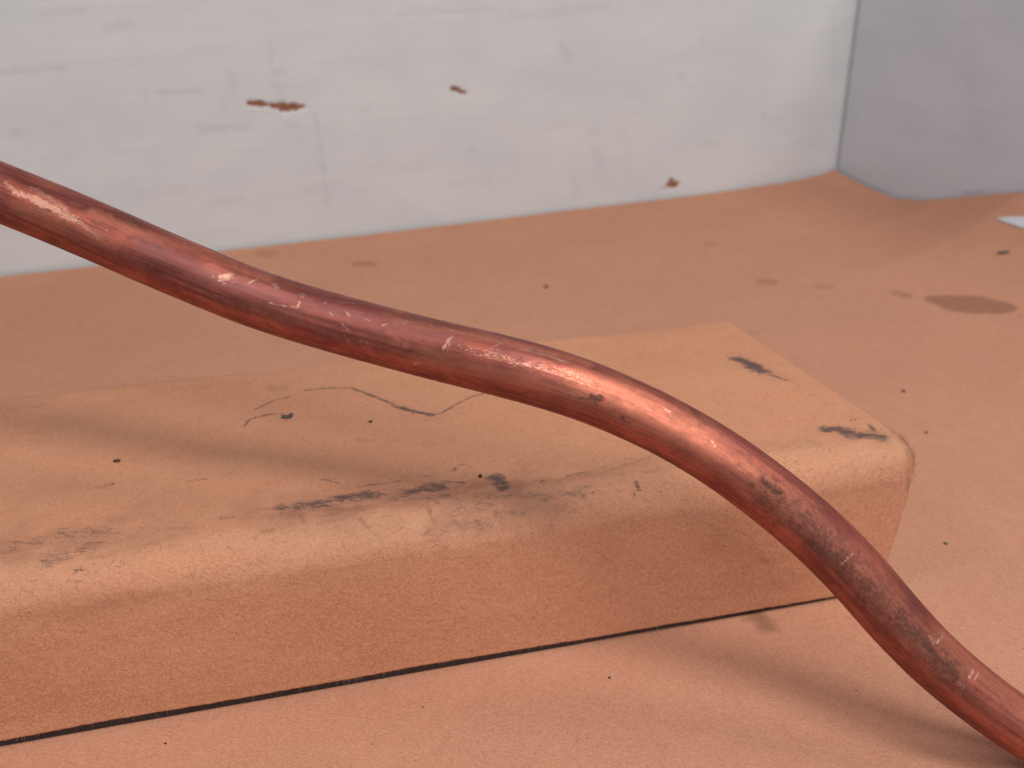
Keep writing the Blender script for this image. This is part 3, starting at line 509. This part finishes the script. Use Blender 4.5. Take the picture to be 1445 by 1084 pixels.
o = raw_mesh('copper_tube', verts, loops, [4] * len(loops), M_copper, base=np.array([150, 170, 0.]),
             attrs=dict(bare=padz(bare), soot=padz(soot), warm=padz(warm), violet=padz(vio), dull=padz(dull), tubeco=tco))
put(o, label='bent tarnished copper tube snaking across in front of the wrapped block', category='tube')

# ---------------------------------------------------------------- crumbs and flakes
def flake(name, pos, nrm, L, W, H, rot, seed, mat, label, cat, group=None, curl=.4):
    """a thin torn chip with an uneven outline and curled ends, lying on the surface at pos"""
    r = np.random.default_rng(seed); n = 14
    nrm = np.array(nrm, float); e1 = np.array([math.cos(rot), math.sin(rot), 0]); e1 -= nrm * (e1 @ nrm); e1 /= np.linalg.norm(e1); e2 = np.cross(nrm, e1)
    ang = np.linspace(0, 2 * math.pi, n, endpoint=False); rr = r.uniform(.6, 1.15, n)
    vs_ = []
    for lv, (sc, zz) in enumerate(((.8, .02), (1.0, .45), (.55, 1.0))):
        for a, k in zip(ang, rr):
            px, py = math.cos(a) * L / 2 * k * sc, math.sin(a) * W / 2 * k * sc
            z = H * zz * r.uniform(.75, 1.2) + (curl * H * (2 * px / L) ** 2 * 1.5 if zz > .1 else curl * H * .6 * (2 * px / L) ** 2)
            vs_.append(e1 * px + e2 * py + nrm * z)
    vs_.append(nrm * H * .8); vs_.append(nrm * .0)
    lp = []; ct = []
    for lv in range(2):
        for i in range(n): lp += [lv * n + i, lv * n + (i + 1) % n, (lv + 1) * n + (i + 1) % n, (lv + 1) * n + i]; ct.append(4)
    for i in range(n): lp += [2 * n + i, 2 * n + (i + 1) % n, 3 * n]; ct.append(3)
    for i in range(n): lp += [(i + 1) % n, i, 3 * n + 1]; ct.append(3)
    o = raw_mesh(name, np.array(vs_) + np.array(pos), lp, ct, mat, smooth=False, base=np.array(pos, float))
    put(o, label=label, category=cat)
    if group: o['group'] = group
    return o
def on_cover(a, s):
    p, nrm = cover_at(a, s); return p, nrm
def on_paper(u, v):
    x, y = room_xy(u, v); return np.array([x, y, float(paper_z(np.array(u), np.array(v)))]), np.array([0, 0, 1.])
MATS = dict(dark=M_dark, brown=M_brown, grey=M_grey)
for k, (surf, p, q_, L, W, H, rot, mat, name, label, cat, curl) in enumerate(FLAKES):
    pos, nrm = (on_cover if surf == 'c' else on_paper)(p, q_)
    flake(name, pos, nrm, L, W, H, rot, 300 + k, MATS[mat], label, cat, curl=curl)

# white scrap by the right wall
sv = []; pts = SCRAP
for (u, v) in pts:
    p, _ = on_paper(u, v); sv.append(p + np.array([0, 0, .5]))
n = len(sv); sv2 = [p + np.array([0, 0, .5]) for p in sv]
lp = list(range(n)) [::-1]+ list(range(n, 2 * n)); ct = [n, n]
for i in range(n): lp += [i, (i + 1) % n, n + (i + 1) % n, n + i]; ct.append(4)
o = raw_mesh('paper_scrap', sv + sv2, lp, ct, M_scrap, smooth=False, base=np.array(sv[0]))
put(o, label='white pointed scrap lying on the brown paper near the right wall', category='scrap')

# fine dirt: specks nobody would count
def specks(name, spots, mat, seed):
    r = np.random.default_rng(seed); vs_ = []; lp = []
    for surf, p, q_, rad in spots:
        pos, nrm = (on_cover if surf == 'c' else on_paper)(p, q_)
        e1 = np.cross(nrm, [.3, .8, .5]); e1 /= np.linalg.norm(e1); e2 = np.cross(nrm, e1)
        k = len(vs_); a0 = r.uniform(0, 6.28); asp = r.uniform(.5, 1)
        for i in range(6):
            a = a0 + i * math.pi / 3; rr = rad * r.uniform(.6, 1.2)
            vs_.append(pos + e1 * math.cos(a) * rr + e2 * math.sin(a) * rr * asp - nrm * .03)
        vs_.append(pos + nrm * rad * r.uniform(.35, .8))
        for i in range(6): lp.append((k + i, k + (i + 1) % 6, k + 6))
    o = raw_mesh(name, vs_, lp, [3] * len(lp), mat, smooth=False)
    return put(o, kind='stuff', label='fine dark dirt specks scattered over the brown paper', category='dirt')
sp = [(s_, p, q_, r_) for s_, p, q_, r_ in SPECKS]
rr = np.random.default_rng(77)
for k in range(150): sp.append(('c', rr.uniform(-45, 224), float(np.clip(rr.normal(55, 28), 2, 128)), float(np.exp(rr.normal(-2.35, .4)))))
for k in range(130): sp.append(('p', rr.uniform(60, 500), rr.uniform(60, 430), float(np.exp(rr.normal(-2.0, .45)))))
specks('dirt_specks', sp, M_dark, 5)
